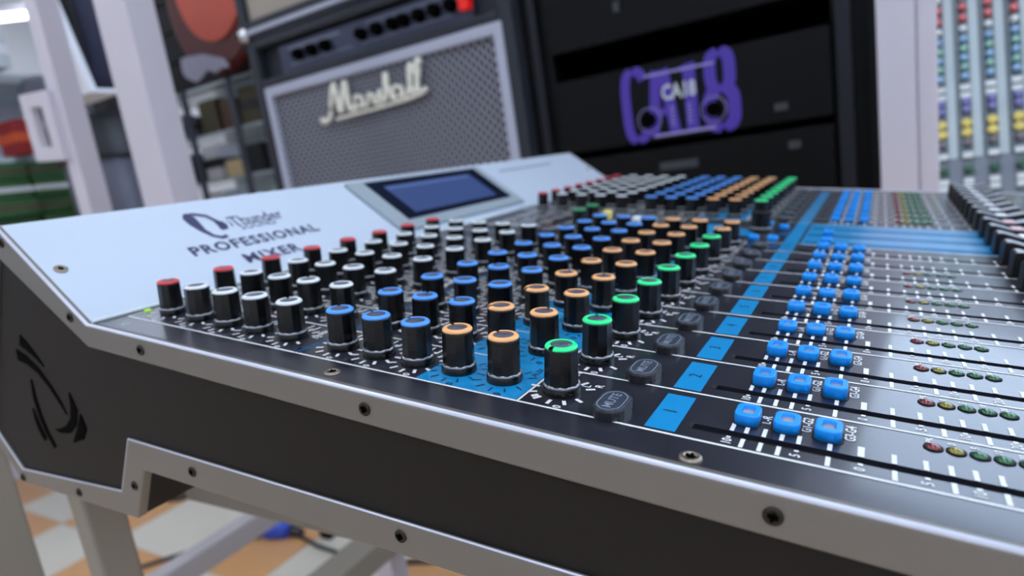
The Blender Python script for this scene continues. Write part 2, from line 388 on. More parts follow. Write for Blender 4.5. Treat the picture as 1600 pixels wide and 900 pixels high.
# ---- printing on the control surface
EPS = 0.0045
white = MB(); blue = MB(); dark = MB(); grey = MB(); lblue = MB()
def pr(mb, v0, v1, u0, u1, e=EPS):
    mb.add([c3(v0, u0, e), c3(v1, u0, e), c3(v1, u1, e), c3(v0, u1, e)], [(0, 1, 2, 3)])
def prt(mb, s, v, u, size, e=EPS, **k):
    put_text(mb, s, lambda a, b: c3(v + b, u + a, e), size, **k)
def tick(mb, v, u, th, r0, r1, w, e=EPS * 1.6):
    dv, du = math.cos(th), math.sin(th)
    mb.add([c3(v + dv * r0 - du * w, u + du * r0 + dv * w, e), c3(v + dv * r0 + du * w, u + du * r0 - dv * w, e),
            c3(v + dv * r1 + du * w, u + du * r1 - dv * w, e), c3(v + dv * r1 - du * w, u + du * r1 + dv * w, e)], [(0, 1, 2, 3)])
ROWS = [('red', 8.338), ('white', 7.623), ('white', 6.943), ('white', 6.284), ('white', 5.583), ('blue', 4.631), ('blue', 4.012), ('blue', 3.393), ('orange', 2.782), ('orange', 2.162), ('green', 1.452)]
TICKS = [-.335, -.46, -.612, -.76, -.90, -1.147, -1.386, -1.63, -1.855, -2.027, -2.19, -2.357, -2.55, -2.78, -3.05, -3.4, -3.8, -4.2]
NUM = {0: '10', 4: '5', 6: '0', 8: '5', 10: '10', 12: '20', 14: '30', 16: '50'}
LW = 0.016
for n in [0.0] + CH1: pr(white, 8.85, -6.2, n + .565 - LW, n + .565 + LW)
for n in [BANK2 - 1] + CH2: pr(white, 8.85, -6.2, n + .565 - LW, n + .565 + LW)
pr(white, 8.85, 8.82, .565, 10.565); pr(white, 8.85, 8.82, BANK2 - .43, BANK2 + 7.56)
for a, b in ((.565, 10.565), (BANK2 - .43, BANK2 + 7.56)):
    pr(white, 1.775, 1.748, a, b); pr(white, 5.10, 5.08, a, b) if False else None
    pr(lblue, 5.075, 5.055, a, b); pr(lblue, 5.02, 5.0, a, b)
    pr(blue, 3.11, 1.785, a + .02, b - .02)
prt(white, 'C', 8.46, 0.30, 0.16)
full = [(n, 11) for n in CH1[:8]] + [(9, 6), (10, 6)] + [(n, 11) for n in CH2]
def knob_positions():
    out = []
    for n in CH1[:8] + CH2:
        for (c, v) in ROWS: out.append((c, v, n))
    for n in (9, 10):
        for (c, v) in ROWS[5:10]: out.append((c, v, n))
        out.append(('orange', ROWS[10][1], n))
    out += [('green_dull', 5.55, 10.8), ('green_dull', 5.56, 11.75)]
    return out
KP = knob_positions()
for c, v, n in KP:
    onb = c == 'orange' and v > 1.8
    mb = dark if onb else white
    for q in range(11):
        th = math.radians(-150 + 30 * q)
        tick(mb, v, n, th, .262, .365, .0095 if onb else .020, EPS * 2 if onb else EPS * 1.6)
    if True:
        prt(mb, '0', v - .13, n - .385, .125, e=EPS * 2, bold=0.02)
        if c == 'green':
            prt(white, 'L', v - .20, n + .23, .13, bold=.015) ; prt(white, 'R', v - .33, n + .28, .13, bold=.015) if n < 9 else None
            prt(white, 'PAN', v + .03, n + .44, .12, bold=.015)
            tick(white, v, n, math.radians(-50), .27, .35, .03)
        elif c == 'blue': prt(white, 'AUX', v - .27, n + .37, .15, bold=.025)
        elif c == 'orange': prt(mb, 'AUX', v - .26, n + .33, .12, e=EPS * 2)
        elif c == 'white': prt(white, '15', v - .33, n + .14, .14, bold=.025); prt(white, '80HZ' if v < 5.7 else 'KHZ', v - .27, n + .38, .13, bold=.025)
        else: prt(white, 'GAIN', v - .26, n + .36, .13, bold=.025)
for n in CH1 + CH2:
    for c, v in ROWS[1:8]:
        for q in (-.42, -.30): pr(white, v + .12, v + .09, n + .30, n + .50) if q > -.4 else pr(white, v - .02, v - .05, n + .32, n + .48)
for v in (8.3, 7.7, 7.1, 6.3, 5.2, 4.7, 4.2, 3.6):
    for u in (10.9, 11.7, 12.5, 13.2):
        pr(white, v, v - .03, u - .3, u + .25); tick(white, v - .25, u, PI / 2, -.2, .2, .02)
        for q in (-.2, -.05, .1): tick(white, v - .12, u + q, 0, -.05, .05, .02)
# number tiles
for i, n in enumerate(CH1 + CH2):
    pr(blue, .414, .122, n - .38, n + .44)
pr(blue, .414, .122, 10.49, 13.70)
for i, n in enumerate(CH1): prt(dark, str(i + 1), .27, n + .03, .2, e=EPS * 2)
# the blue area of the master section

sl_ = [10.58] + [w_ for m_ in MID for w_ in (m_ - .174 - SW, m_ - .174 + SW)] + [13.62]
for i_ in range(0, len(sl_), 2): pr(blue, -.0, -4.5, sl_[i_], sl_[i_ + 1])
pr(blue, .06, 0, 10.58, 13.62)
for m_ in MID[:2]: pr(white, -.9, -4.5, m_ + .30, m_ + .33)
pr(blue, 2.9, 1.95, 11.0, 12.7); pr(blue, 1.75, 1.25, 11.2, 12.3)
for n in CH1[:8] + CH1[8:] + CH2:
    near_ = n < 9
    for k_, tv in enumerate(TICKS):
        pr(white, tv + .019, tv - .019, n - .115, n + .05)
        if k_ not in (0, 4) : pr(white, tv + .019, tv - .019, n - .40 if k_ not in NUM else n - .27, n - .235)
        if k_ in NUM: prt(white, NUM[k_], tv, n - .335, .12, bold=.02, sx=.9)
        if k_ in (0, 4): pr(white, tv + .019, tv - .019, n - .265, n - .235)
    pr(white, TICKS[6] + .026, TICKS[6] - .026, n - .115, n + .07, EPS * 1.5)
    prt(white, 'L-R', -.592, n + .25, .125, bold=.02); prt(white, 'G1-G2', -.94, n + .31, .125, bold=.02, sx=.9); prt(white, 'G3-G4', -1.30, n + .30, .125, bold=.02, sx=.9)
    if n < 9 or n > 13:
        for k_, s_ in enumerate(('PK', '0', '5', '10', '20')): prt(white, s_, -1.905 - .165 * k_, n + .47, .085, bold=.02)
pw_ = obj('white_lettering', white, 'ink_white', top); pb_ = obj('blue_print', blue, 'ink_blue', top)
tag(obj('dark_lettering', dark, 'ink_dark', top), kind='stuff'); tag(pw_, kind='stuff'); obj('blue_lines', lblue, 'ink_line_blue', top)

# ---- knobs
def knob_meshes():
    b = MB()
    b.revolve([(.206 * P, 0), (.209 * P, .01 * P), (.206 * P, .075 * P), (.198 * P, .090 * P)], 32, caps=False)
    b.revolve([(.190 * P, .088 * P), (.190 * P, .12 * P), (.182 * P, .490 * P), (.172 * P, .518 * P)], 10, smooth=False)
    b.revolve([(.160 * P, .512 * P), (.108 * P, .524 * P)], 20, caps=False)
    body = b.mesh('control_knob'); body.materials.append(M('knob_black'))
    r = MB().revolve([(.201 * P, .090 * P), (.2025 * P, .098 * P), (.196 * P, .110 * P), (.176 * P, .114 * P)], 60, caps=False,
                     wav=lambda j, a: (.007 * P * math.cos(10 * a) if j > 1 else 0)).mesh('skirt_ring'); r.materials.append(M('knob_silver'))
    t = MB().revolve([(.119 * P, .515 * P), (.119 * P, .540 * P), (.0001, .5415 * P)], 28, caps=False).mesh('knob_disc'); t.materials.append(M('knob_top'))
    caps = {}
    for c in ('red', 'white', 'blue', 'orange', 'green', 'green_dull'):
        m_ = MB().revolve([(.170 * P, .503 * P), (.177 * P, .508 * P), (.176 * P, .522 * P), (.160 * P, .540 * P), (.128 * P, .547 * P), (.118 * P, .541 * P), (.117 * P, .518 * P)],
                          40, caps=False, a0=math.radians(9), a1=math.radians(351))
        me = m_.mesh('cap_ring'); me.materials.append(M('cap_' + c)); caps[c] = me
    return body, r, t, caps
kb, kr, kt, kc = knob_meshes()
SPECIAL = {('green', 1): math.radians(255), ('green', 2): math.radians(115), ('orange', 1): math.radians(150)}
NAMES = {'green_dull': 'green'}
for c, v, n in KP:
    a = SPECIAL.get((c, n), random.gauss(math.radians(170), 0.7))
    s = 1.0
    if c == 'red': s = 0.92
    o = link('control_knob', kb, None, con, loc=c3(v, n, 0), rot=(0, 0, a)); o.scale = (s, s, 1.0)
    o['label'] = 'black fluted knob with %s cap ring' % NAMES.get(c, c)
    link('cap_ring', kc[c], None, o); link('skirt_ring', kr, None, o); link('cap_disc', kt, None, o)
# the tall plain knob of the master section
o = link('control_knob', kb, None, con, loc=c3(1.13, 12.07, 0)); o.scale = (1.3, 1.3, 1.0); o['label'] = 'broad all-black knob without coloured cap'
link('skirt_ring', kr, None, o)

# ---- push buttons
def rr(hx, hy, r, n=4):
    pts = []
    for cx, cy, a0 in ((hx - r, hy - r, 0), (-hx + r, hy - r, PI / 2), (-hx + r, -hy + r, PI), (hx - r, -hy + r, 1.5 * PI)):
        for i in range(n + 1):
            a = a0 + PI / 2 * i / n; pts.append((cx + r * math.cos(a), cy + r * math.sin(a)))
    return pts
def loft(levels, close_top=True, close_bottom=True):
    mb = MB(); n = len(levels[0][0]); vs = []; fs = []
    for pts, z in levels: vs += [(x, y, z) for x, y in pts]
    for j in range(len(levels) - 1):
        for i in range(n): fs.append((j * n + i, j * n + (i + 1) % n, (j + 1) * n + (i + 1) % n, (j + 1) * n + i))
    if close_bottom: fs.append(tuple(range(n))[::-1])
    if close_top: fs.append(tuple((len(levels) - 1) * n + i for i in range(n)))
    mb.add(vs, fs, False); mb.smooth = [True] * (len(fs) - int(close_bottom) - int(close_top)) + [False] * (int(close_bottom) + int(close_top)); return mb
q = P
bm_ = loft([(rr(.112 * q, .146 * q, .070 * q), 0), (rr(.112 * q, .146 * q, .070 * q), .108 * q), (rr(.108 * q, .142 * q, .068 * q), .119 * q), (rr(.101 * q, .135 * q, .064 * q), .124 * q),
            (rr(.060 * q, .088 * q, .040 * q), .125 * q), (rr(.056 * q, .084 * q, .037 * q), .118 * q), (rr(.054 * q, .082 * q, .036 * q), .06 * q)], close_top=True)
bm_.smooth = [not (3 * 20 <= i_ < 4 * 20) and sm_ for i_, sm_ in enumerate(bm_.smooth)]
pbm = bm_.mesh('push_button'); pbm.materials.append(M('button_blue'))
lens = loft([(rr(.053 * q, .081 * q, .036 * q), .061 * q), (rr(.051 * q, .079 * q, .035 * q), .088 * q), (rr(.03 * q, .050 * q, .02 * q), .074 * q)]).mesh('lens'); lens.materials.append(M('button_lens'))
seatm = loft([(rr(.132 * q, .166 * q, .085 * q), 0.001 * q), (rr(.128 * q, .162 * q, .082 * q), .0065 * q)]).mesh('button_well'); seatm.materials.append(M('slot_black'))
BT = [(-.430, .175), (-.775, .175), (-1.120, .175)]
def push(v, u, h=1.0):
    o = link('push_button', pbm, None, con, loc=c3(v, u, 0)); o.scale = (1, 1, h); link('lens', lens, None, o); link('button_well', seatm, None, o)
for n in CH1 + CH2:
    for k_, (v, du) in enumerate(BT): push(v, n + du, random.choice((.82, .9, 1.0, 1.05)))
for v, u in ((-.44, 10.95), (-.42, 12.0), (1.07, 10.7), (.66, 10.75), (.62, 12.45), (1.05, 12.9)): push(v, u)
# mute buttons
def octa(hx, hy, c): return [(hx, hy - c), (hx - c, hy), (-hx + c, hy), (-hx, hy - c), (-hx, -hy + c), (-hx + c, -hy), (hx - c, -hy), (hx, -hy + c)]
def rocta(hx, hy, c):
    p = octa(hx, hy, c); out = []
    for i in range(8):
        a = Vector(p[i]); b = Vector(p[(i + 1) % 8]); out += [tuple(a.lerp(b, .18)), tuple(a.lerp(b, .82))]
    return out
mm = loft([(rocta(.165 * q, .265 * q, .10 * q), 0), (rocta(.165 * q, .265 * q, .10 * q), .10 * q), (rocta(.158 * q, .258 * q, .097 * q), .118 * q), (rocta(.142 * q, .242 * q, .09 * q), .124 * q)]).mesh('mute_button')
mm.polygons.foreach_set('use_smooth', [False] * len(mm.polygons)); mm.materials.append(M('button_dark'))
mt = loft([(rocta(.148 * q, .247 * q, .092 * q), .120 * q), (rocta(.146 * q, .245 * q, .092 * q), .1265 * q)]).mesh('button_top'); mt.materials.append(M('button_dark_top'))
ml = MB(); oo = rocta(.128 * q, .226 * q, .084 * q); ii = rocta(.117 * q, .215 * q, .080 * q); n_ = len(oo)
ml.add([(x, y, .1285 * q) for x, y in oo] + [(x, y, .1285 * q) for x, y in ii], [(i, (i + 1) % n_, n_ + (i + 1) % n_, n_ + i) for i in range(n_)])
put_text(ml, 'MUTE', lambda a, b: (-b, a, .1285 * q), .135 * q, bold=.015)
mlm = ml.mesh('mute_lettering'); mlm.materials.append(M('button_print'))
for n in CH1 + CH2:
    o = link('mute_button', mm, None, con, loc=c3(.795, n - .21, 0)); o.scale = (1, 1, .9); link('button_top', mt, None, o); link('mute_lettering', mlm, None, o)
# signal LEDs
LEDC = ['led_red', 'led_yellow', 'led_green', 'led_green', 'led_green']
lm = {}
for c in ('led_red', 'led_yellow', 'led_green', 'led_lime'):
    me = MB().revolve([(.058 * q, 0), (.056 * q, .008 * q), (.045 * q, .024 * q), (.02 * q, .032 * q), (.0001, .033 * q)], 16, caps=False).mesh('signal_light'); me.materials.append(M(c)); lm[c] = me
lw_ = MB().revolve([(.078 * q, .0055 * q), (.060 * q, .006 * q)], 16).mesh('light_well'); lw_.materials.append(M('slot_black'))
for n in CH1[:8] + CH2:
    for k_ in range(5):
        o = link('signal_light', lm[LEDC[k_]], None, con, loc=c3(-1.9248 - .1652 * k_, n + .338, .002)); link('light_well', lw_, None, o)
        if n > 13: o.scale = (1.5, 1.5, 2.4)
        o['label'] = 'small %s signal light' % LEDC[k_][4:]
o = link('signal_light', lm['led_lime'], None, con, loc=c3(8.84, .88, .002)); o['label'] = 'small lime green light at the rear corner'
# faders
def fader_meshes():
    prof = [(.50, .03), (.50, .42), (.46, .45), (.38, .45), (.09, .37), (-.09, .37), (-.38, .45), (-.46, .45), (-.50, .42), (-.50, .03)]
    b = MB().prism([(-v * P, z * P) for v, z in prof], -.21 * P, .21 * P).box(-.1 * P, .1 * P, -.04 * P, .04 * P, -.03 * P, .05 * P).mesh('fader'); b.materials.append(M('fader_black'))
    g = MB()
    for s in (1, -1): g.prism([(-v * P, z * P) for v, z in ((.455 * s, .452), (.38 * s, .454), (.10 * s, .376), (.10 * s, .368), (.38 * s, .446), (.455 * s, .446))], -.195 * P, .195 * P)
    gm = g.mesh('grip_face'); gm.materials.append(M('fader_grey'))
    mk = {}
    for c in ('fader_white', 'fader_pink', 'fader_sky', 'fader_yellow'):
        me = MB().box(-.095 * P, .095 * P, -.19 * P, .19 * P, .365 * P, .400 * P).mesh('marker'); me.materials.append(M(c)); mk[c] = me
    return b, gm, mk
fb, fg, fm = fader_meshes()
for i, n in enumerate(CH1 + MID + CH2):
    c = 'fader_white'
    if n in (12.05, 13.05): c = 'fader_pink'
    if n in (9, 10): c = 'fader_sky'
    if n <= 8: c = 'fader_yellow'
    o = link('fader', fb, None, con, loc=c3(-3.95, n - .174, 0), bevel=.0004); link('grip_face', fg, None, o); link('marker', fm[c], None, o)
    o['label'] = 'black fader cap with %s centre line' % {'fader_white': 'white', 'fader_pink': 'pinkish', 'fader_sky': 'pale blue', 'fader_yellow': 'yellow'}[c]
# screws in the control surface
for v, u in ((4.10, .27), (-.125, .225), (-4.3, .25), (8.2, 22.3), (4.1, 22.3), (0, 22.3), (6.67, 11.2)):
    o = link('screw', sm_top, None, con, loc=c3(v, u, .005), rot=(0, 0, random.random() * 3)); link('screw_recess', cross, None, o)
# toggle switches of the master section
for v, u, m_ in ((4.9, 11.2, 'knob_yellow'), (3.8, 10.4, 'cap_white')):
    o = obj('toggle_switch', MB().revolve([(.10 * q, 0), (.10 * q, .05 * q), (.05 * q, .09 * q), (.045 * q, .2 * q)], 14), 'knob_silver', con, loc=c3(v, u, 0))
    obj('toggle_cap', MB().revolve([(.10 * q, .18 * q), (.13 * q, .25 * q), (.13 * q, .42 * q), (.09 * q, .48 * q)], 14), m_, o)
o = link('signal_light', lm['led_red'], None, con, loc=c3(1.6, 11.2, 0.01)); o.scale = (1.6, 1.6, 2.5)

# ---- sloping white rear panel
SL = math.hypot(2.3, 1.39)
def s3(s, u, n=0.0):
    return ((-(9.0 + 2.3 * s) + .517 * n) * P, u * P, (1.39 * s + .856 * n) * P)
def sbox(mb, s0, s1, u0, u1, n0, n1):
    vs = [s3(s0, u0, n0), s3(s1, u0, n0), s3(s1, u1, n0), s3(s0, u1, n0), s3(s0, u0, n1), s3(s1, u0, n1), s3(s1, u1, n1), s3(s0, u1, n1)]
    return mb.add(vs, [(0, 3, 2, 1), (4, 5, 6, 7), (0, 1, 5, 4), (1, 2, 6, 5), (2, 3, 7, 6), (3, 0, 4, 7)])
rear = obj('rear_panel', sbox(MB(), 0.0, 1.0, .09, U1 - .1, -.08, 0.0), 'panel_white', con, bevel=.02 * P)
rear['label'] = 'pale sloping rear panel'
obj('panel_lip', MB().tube([c3(9.0, .10, .02), c3(9.0, U1 - .1, .02)], .035 * P, 8), 'lip_white', rear)
navy = MB()
def stext(mb, s, s_, u, size, **k): put_text(mb, s, lambda a, b: s3(s_ + b / SL, u + a, .006), size, **k)
stext(navy, 'PROFESSIONAL', .412, 4.08, .38, bold=.032, spacing=1.16, sx=1.09)
stext(navy, 'MIXER', .225, 4.02, .38, bold=.032, spacing=1.16, sx=1.16)
obj('model_lettering', navy, 'ink_navy', rear)
g2 = MB()
stext(g2, 'Thunder', .668, 4.52, .46, bold=.008, sx=.84)
stext(g2, 'SOUND', .585, 4.40, .25, bold=.005, spacing=1.1)
obj('maker_lettering', g2, 'ink_navy', rear)
# swoosh emblem beside the maker's name
def blade_s(mb, pts, ws):
    poly = arc_blade(pts, ws); n = len(poly) // 2
    L_, R_ = poly[:n], poly[n:][::-1]
    vs = [s3(a, b / 1.0, .006) for a, b in [(x / SL, y) for x, y in L_]] + [s3(x / SL, y, .006) for x, y in R_]
    mb.add(vs, [(i, i + 1, n + i + 1, n + i) for i in range(n - 1)])
lg = MB()
K = SL
blade_s(lg, [(.84 * K, 3.08), (.80 * K, 3.12), (.72 * K, 3.12), (.63 * K, 3.14), (.55 * K, 3.22), (.51 * K, 3.36), (.52 * K, 3.5)], [.02, .13, .12, .07, .045, .05, .05])
blade_s(lg, [(.84 * K, 3.08), (.83 * K, 3.3), (.79 * K, 3.5), (.72 * K, 3.58), (.66 * K, 3.62)], [.03, .05, .05, .05, .1])
blade_s(lg, [(.70 * K, 3.66), (.66 * K, 3.64), (.62 * K, 3.60), (.60 * K, 3.52)], [.05, .1, .1, .03])
blade_s(lg, [(.70 * K, 3.82), (.65 * K, 3.84), (.61 * K, 3.80)], [.01, .02, .01])
obj('swoosh_emblem', lg, 'ink_navy', rear)
ft = MB(); sbox(ft, .775, .80, 15.5, 19.8, .002, .006)
obj('printed_line', ft, 'ink_grey', rear)
for s_, u in ((.50, .34), (.50, 22.3)):
    o = link('screw', sm_top, None, con, loc=s3(s_, u, .004), rot=(0, math.atan2(1.39, 2.3), 0)); link('screw_recess', cross, None, o)
# display
dsp = obj('display', sbox(MB(), .09, .925, 7.85, 14.4, 0.0, .10), 'display_frame', con, bevel=.03 * P)
obj('bezel', sbox(MB(), .22, .875, 8.45, 13.95, .10, .115), 'display_bezel', dsp)
obj('screen', sbox(MB(), .30, .775, 8.98, 13.3, .115, .12), 'display_glow', dsp)
obj('status_bar', sbox(MB(), .71, .765, 9.0, 13.1, .12, .123), 'display_glow_pale', dsp)

# ------------------------------------------------------------------ stand under the console
stand = thing('console_stand', 'pale grey square-tube stand carrying the mixing console', 'stand', (-0.25, 0.3, 0))
def sp_(name, a, b, w=.028, h=.028, m='stand_paint'):
    a = Vector(a) - Vector((-.25, .3, 0)); b = Vector(b) - Vector((-.25, .3, 0))
    return obj(name, MB().beam(a, b, w, h), m, stand, bevel=.002)
sp_('top_rail', (-.40, .114, .805), (.16, .114, .805), .028, .069)
sp_('leg', (-.413, .050, 0), (-.413, .050, .835), .020, .024); sp_('leg', (.134, .114, 0), (.134, .114, .785))
sp_('gusset', (-.410, .06, .812), (-.395, .105, .812), .02, .03)
sp_('leg', (.134, .58, 0), (.134, .58, .785)); sp_('side_rail', (.134, .128, .812), (.134, .60, .812), .028, .055)

# white frame with two uprights, its lower beams seen through the gap under the console
fr = thing('upright_stand', 'white display stand with two tall square uprights left of the grey-grilled amplifier', 'display stand', (-.98, .5, 0))
def tb(name, a, b, w=.03, h=.03, m='white_paint'):
    o_ = Vector((-.98, .5, 0)); return obj(name, MB().beam(Vector(a) - o_, Vector(b) - o_, w, h), m, fr, bevel=.002)
tb('upright', (-1.046, .544, .43), (-1.046, .544, 2.3), .088, .052); tb('upright', (-1.255, .52, .44), (-1.255, .52, 2.3), .04, .04)
tb('leg', (-.557, .04, 0), (-.557, .04, .98), .022, .028, 'stand_paint'); tb('cross_rail', (-.965, .04, .40), (-.557, .04, .40), .03, .03, 'stand_paint')
tb('cross_rail', (-1.275, .55, .47), (-.95, .55, .47), .04, .05)
tb('lower_beam', (-.975, -.36, .40), (-.975, .56, .40), .034, .04, 'beam_paint'); tb('leg', (-.965, -.34, 0), (-.965, -.34, .38), .05, .05)
tb('lower_beam', (-.69, -.36, .40), (-.69, .60, .40), .055, .04, 'stand_paint'); tb('leg', (-.745, .60, 0), (-.745, .60, .40), .04, .04)
tb('cross_rail', (-.99, .61, .40), (.1, .61, .40), .03, .04, 'stand_paint'); tb('leg', (.09, .61, 0), (.09, .61, .38), .03, .03)
brk = obj('bracket', MB().ring([(-.085, 1.115), (.02, 1.105), (.02, 1.232), (-.085, 1.24)], [(-.052, 1.138), (-.012, 1.134), (-.012, 1.208), (-.052, 1.212)], -.012, .004), 'white_paint', fr, loc=(-.295, 0, 0), bevel=.002)

# cable with blue plug on the floor
cb = thing('floor_cable', 'thin black cable with a blue plug lying on the tiles', 'cable', (-1.54, .93, 0))
pc = [(-1.9, .62), (-1.78, .78), (-1.68, .86), (-1.61, .92), (-1.55, .955), (-1.49, .95), (-1.40, .93), (-1.31, .925), (-1.15, .93), (-1.0, .99)]
obj('cord', MB().tube([(x + 1.57, y - .94, .006) for x, y in pc], .006, 6), 'dark_plastic', cb)
obj('plug', MB().tube([(-.05, -.02, .022), (-.03, -.012, .022), (.02, .005, .022), (.045, .012, .022)], [.018, .030, .030, .02], 12), 'blue_plastic', cb)
obj('plug_collar', MB().tube([(.04, .01, .02), (.085, .013, .016)], [.018, .012], 12), 'dark_plastic', cb)

# ------------------------------------------------------------------ guitar amplifier
AY = 0.97
amp = thing('guitar_amplifier', 'dark guitar amplifier with grey grille, pale piping and cream script logo', 'amplifier', (-.908, AY, .74))
ao = Vector((-.908, AY, .74))
def A(name, mb, m, parent=None, **k):
    mb.v = [(x - ao.x, y - ao.y, z - ao.z) for x, y, z in mb.v]; return obj(name, mb, m, parent or amp, **k)
AX0, AX1, AZ0, AZ1 = -1.285, -.543, .74, 1.362
cab = MB().box(AX0, AX1, AY + .03, AY + .28, AZ0, AZ1).box(AX0, AX0 + .03, AY, AY + .03, AZ0, AZ1).box(AX1 - .03, AX1, AY, AY + .03, AZ0, AZ1)
cab.box(AX0 + .03, AX1 - .03, AY, AY + .03, AZ1 - .022, AZ1).box(AX0 + .03, AX1 - .03, AY, AY + .03, 1.248, 1.268).box(AX0 + .03, AX1 - .03, AY, AY + .03, AZ0, AZ0 + .03)
A('cabinet', cab, 'tolex', bevel=.006)
A('control_plate', MB().box(AX0 + .10, AX1 - .09, AY + .012, AY + .03, 1.270, 1.332), 'amp_plate')
A('plate_print', MB().box(AX0 + .13, AX0 + .33, AY + .0105, AY + .012, 1.283, 1.286).box(AX0 + .36, AX1 - .14, AY + .0105, AY + .012, 1.283, 1.286)
  .box(AX0 + .13, AX0 + .30, AY + .0105, AY + .012, 1.318, 1.323).box(AX0 + .38, AX1 - .16, AY + .0105, AY + .012, 1.320, 1.323), 'amp_plate_pale')
for x in (-1.12, -1.075, -1.03, -.92, -.875, -.83, -.80, -.76, -.72, -.68):
    kn = A('knob', MB().revolve([(.014, 0), (.012, .016), (.010, .018)], 16, axis='y'), 'mark_black'); kn.location = (x - ao.x, 0, 1.302 - ao.z)
    kn.data.transform(Matrix.Translation((ao.x, ao.y + .012, ao.z)))
o = A('pilot_light', MB().box(-.655, -.632, AY - .004, AY + .012, 1.285, 1.325), 'jewel_red'); o['label'] = 'red pilot light at the right end'
pi_o = [(-1.248, .765), (-.567, .765), (-.567, 1.247), (-1.248, 1.247)]; pi_i = [(-1.228, .785), (-.588, .785), (-.588, 1.224), (-1.228, 1.224)]
A('piping', MB().ring(pi_o, pi_i, AY - .004, AY + .02), 'piping_pale', bevel=.003)
A('grille_cloth', MB().box(-1.23, -.586, AY + .008, AY + .02, .78, 1.226), 'grille_dots')
# script logo built stroke by stroke: x, z in letter units
def strokes():
    S = []
    S.append(([(-.55, .30), (-.42, .18), (-.22, .22), (-.05, .6), (.08, 1.05), (.30, 1.62), (.42, 1.72)], .10))
    S.append(([(.42, 1.72), (.46, 1.1), (.52, .45), (.60, .50), (.85, 1.2), (1.08, 1.72)], .12))
    S.append(([(1.08, 1.72), (1.08, 1.0), (1.12, .45), (1.3, .38), (1.5, .55)], .12))
    S.append(([(-.60, .34), (-.62, .22), (-.5, .14)], .16))
    def a(x): return [([(x + .55, .85), (x + .25, .95), (x + .1, .7), (x + .2, .45), (x + .45, .5), (x + .58, .9)], .09), ([(x + .58, .9), (x + .56, .55), (x + .7, .42), (x + .85, .5)], .09)]
    S += a(1.35)
    S.append(([(2.2, .5), (2.35, .95), (2.42, .78), (2.6, .85), (2.55, .5), (2.75, .45)], .09))
    S.append(([(2.75, .45), (2.98, .98), (2.98, .75), (3.1, .5), (2.9, .4), (2.8, .5)], .09))
    S.append(([(3.05, .45), (3.35, .8), (3.48, 1.5), (3.38, 1.55), (3.3, 1.2), (3.25, .42)], .09))
    S.append(([(3.27, .6), (3.45, .9), (3.6, .85), (3.58, .5), (3.72, .45)], .09))
    S += a(3.6)
    S.append(([(4.4, .5), (4.75, 1.1), (4.88, 1.62), (4.76, 1.66), (4.66, 1.2), (4.64, .6), (4.8, .45)], .10))
    S.append(([(4.8, .45), (5.15, 1.2), (5.3, 1.72), (5.18, 1.76), (5.06, 1.3), (5.02, .62), (5.2, .45), (5.45, .6)], .10))
    S.append(([(.2, .16), (1.5, .2), (3.0, .24), (4.4, .3), (5.3, .42)], .07))
    return S
def smooth_path(p, k=3):
    out = []
    for i in range(len(p) - 1):
        p0 = p[max(i - 1, 0)]; p1 = p[i]; p2 = p[i + 1]; p3 = p[min(i + 2, len(p) - 1)]
        for j in range(k):
            t = j / k
            out.append(tuple(.5 * ((2 * p1[d]) + (-p0[d] + p2[d]) * t + (2 * p0[d] - 5 * p1[d] + 4 * p2[d] - p3[d]) * t * t + (-p0[d] + 3 * p1[d] - 3 * p2[d] + p3[d]) * t ** 3) for d in (0, 1)))
    return out + [p[-1]]
ls = MB(); KX, KZ = .0505, .049
for pts, w in strokes():
    ls.tube([(-1.035 + x * KX, AY - .006, 1.140 + (z - .2) * KZ) for x, z in smooth_path(pts)], w * .052, 6)
A('script_logo', ls, 'logo_cream')
for x in (AX0, AX1):
    for z in (AZ0, AZ1): A('corner_guard', MB().box(x - .004, x + .004, AY - .004, AY + .03, z - .02, z + .004) if z == AZ1 else MB().box(x - .004, x + .004, AY - .004, AY + .03, z - .004, z + .02), 'rack_rail')
# cabinet that carries it
bn = thing('equipment_bench', 'low black bench that carries the guitar amplifiers', 'bench', (-.99, AY + .17, 0))
obj('bench_top', MB().box(-.42, .45, -.19, .19, .70, .74), 'rack_black', bn, bevel=.003)
for x in (-.39, .42):
    for y in (-.16, .16): obj('leg', MB().box(x - .02, x + .02, y - .02, y + .02, 0, .70), 'rack_black', bn)
# second amplifier on top
am2 = thing('guitar_amplifier', 'amplifier with plain beige grille stacked on the grey-grilled one', 'amplifier', (-.92, AY, 1.362))
obj('cabinet', MB().box(-.375, .374, .03, .27, 0, .56).box(-.375, -.345, 0, .03, 0, .56).box(.345, .374, 0, .03, 0, .56).box(-.345, .355, 0, .03, 0, .045).box(-.345, .355, 0, .03, .44, .56), 'tolex', am2, bevel=.006)
obj('grille_cloth', MB().box(-.345, .355, .014, .03, .045, .44), 'grille_beige', am2)
obj('piping', MB().box(-.375, .374, -.003, .004, .014, .024), 'piping_pale', am2)
for x in (-.365, .365): obj('corner_guard', MB().revolve([(.014, 0), (.02, .01), (.018, .03), (.008, .04)], 14), 'chrome', am2, loc=(x, .012, -.002))

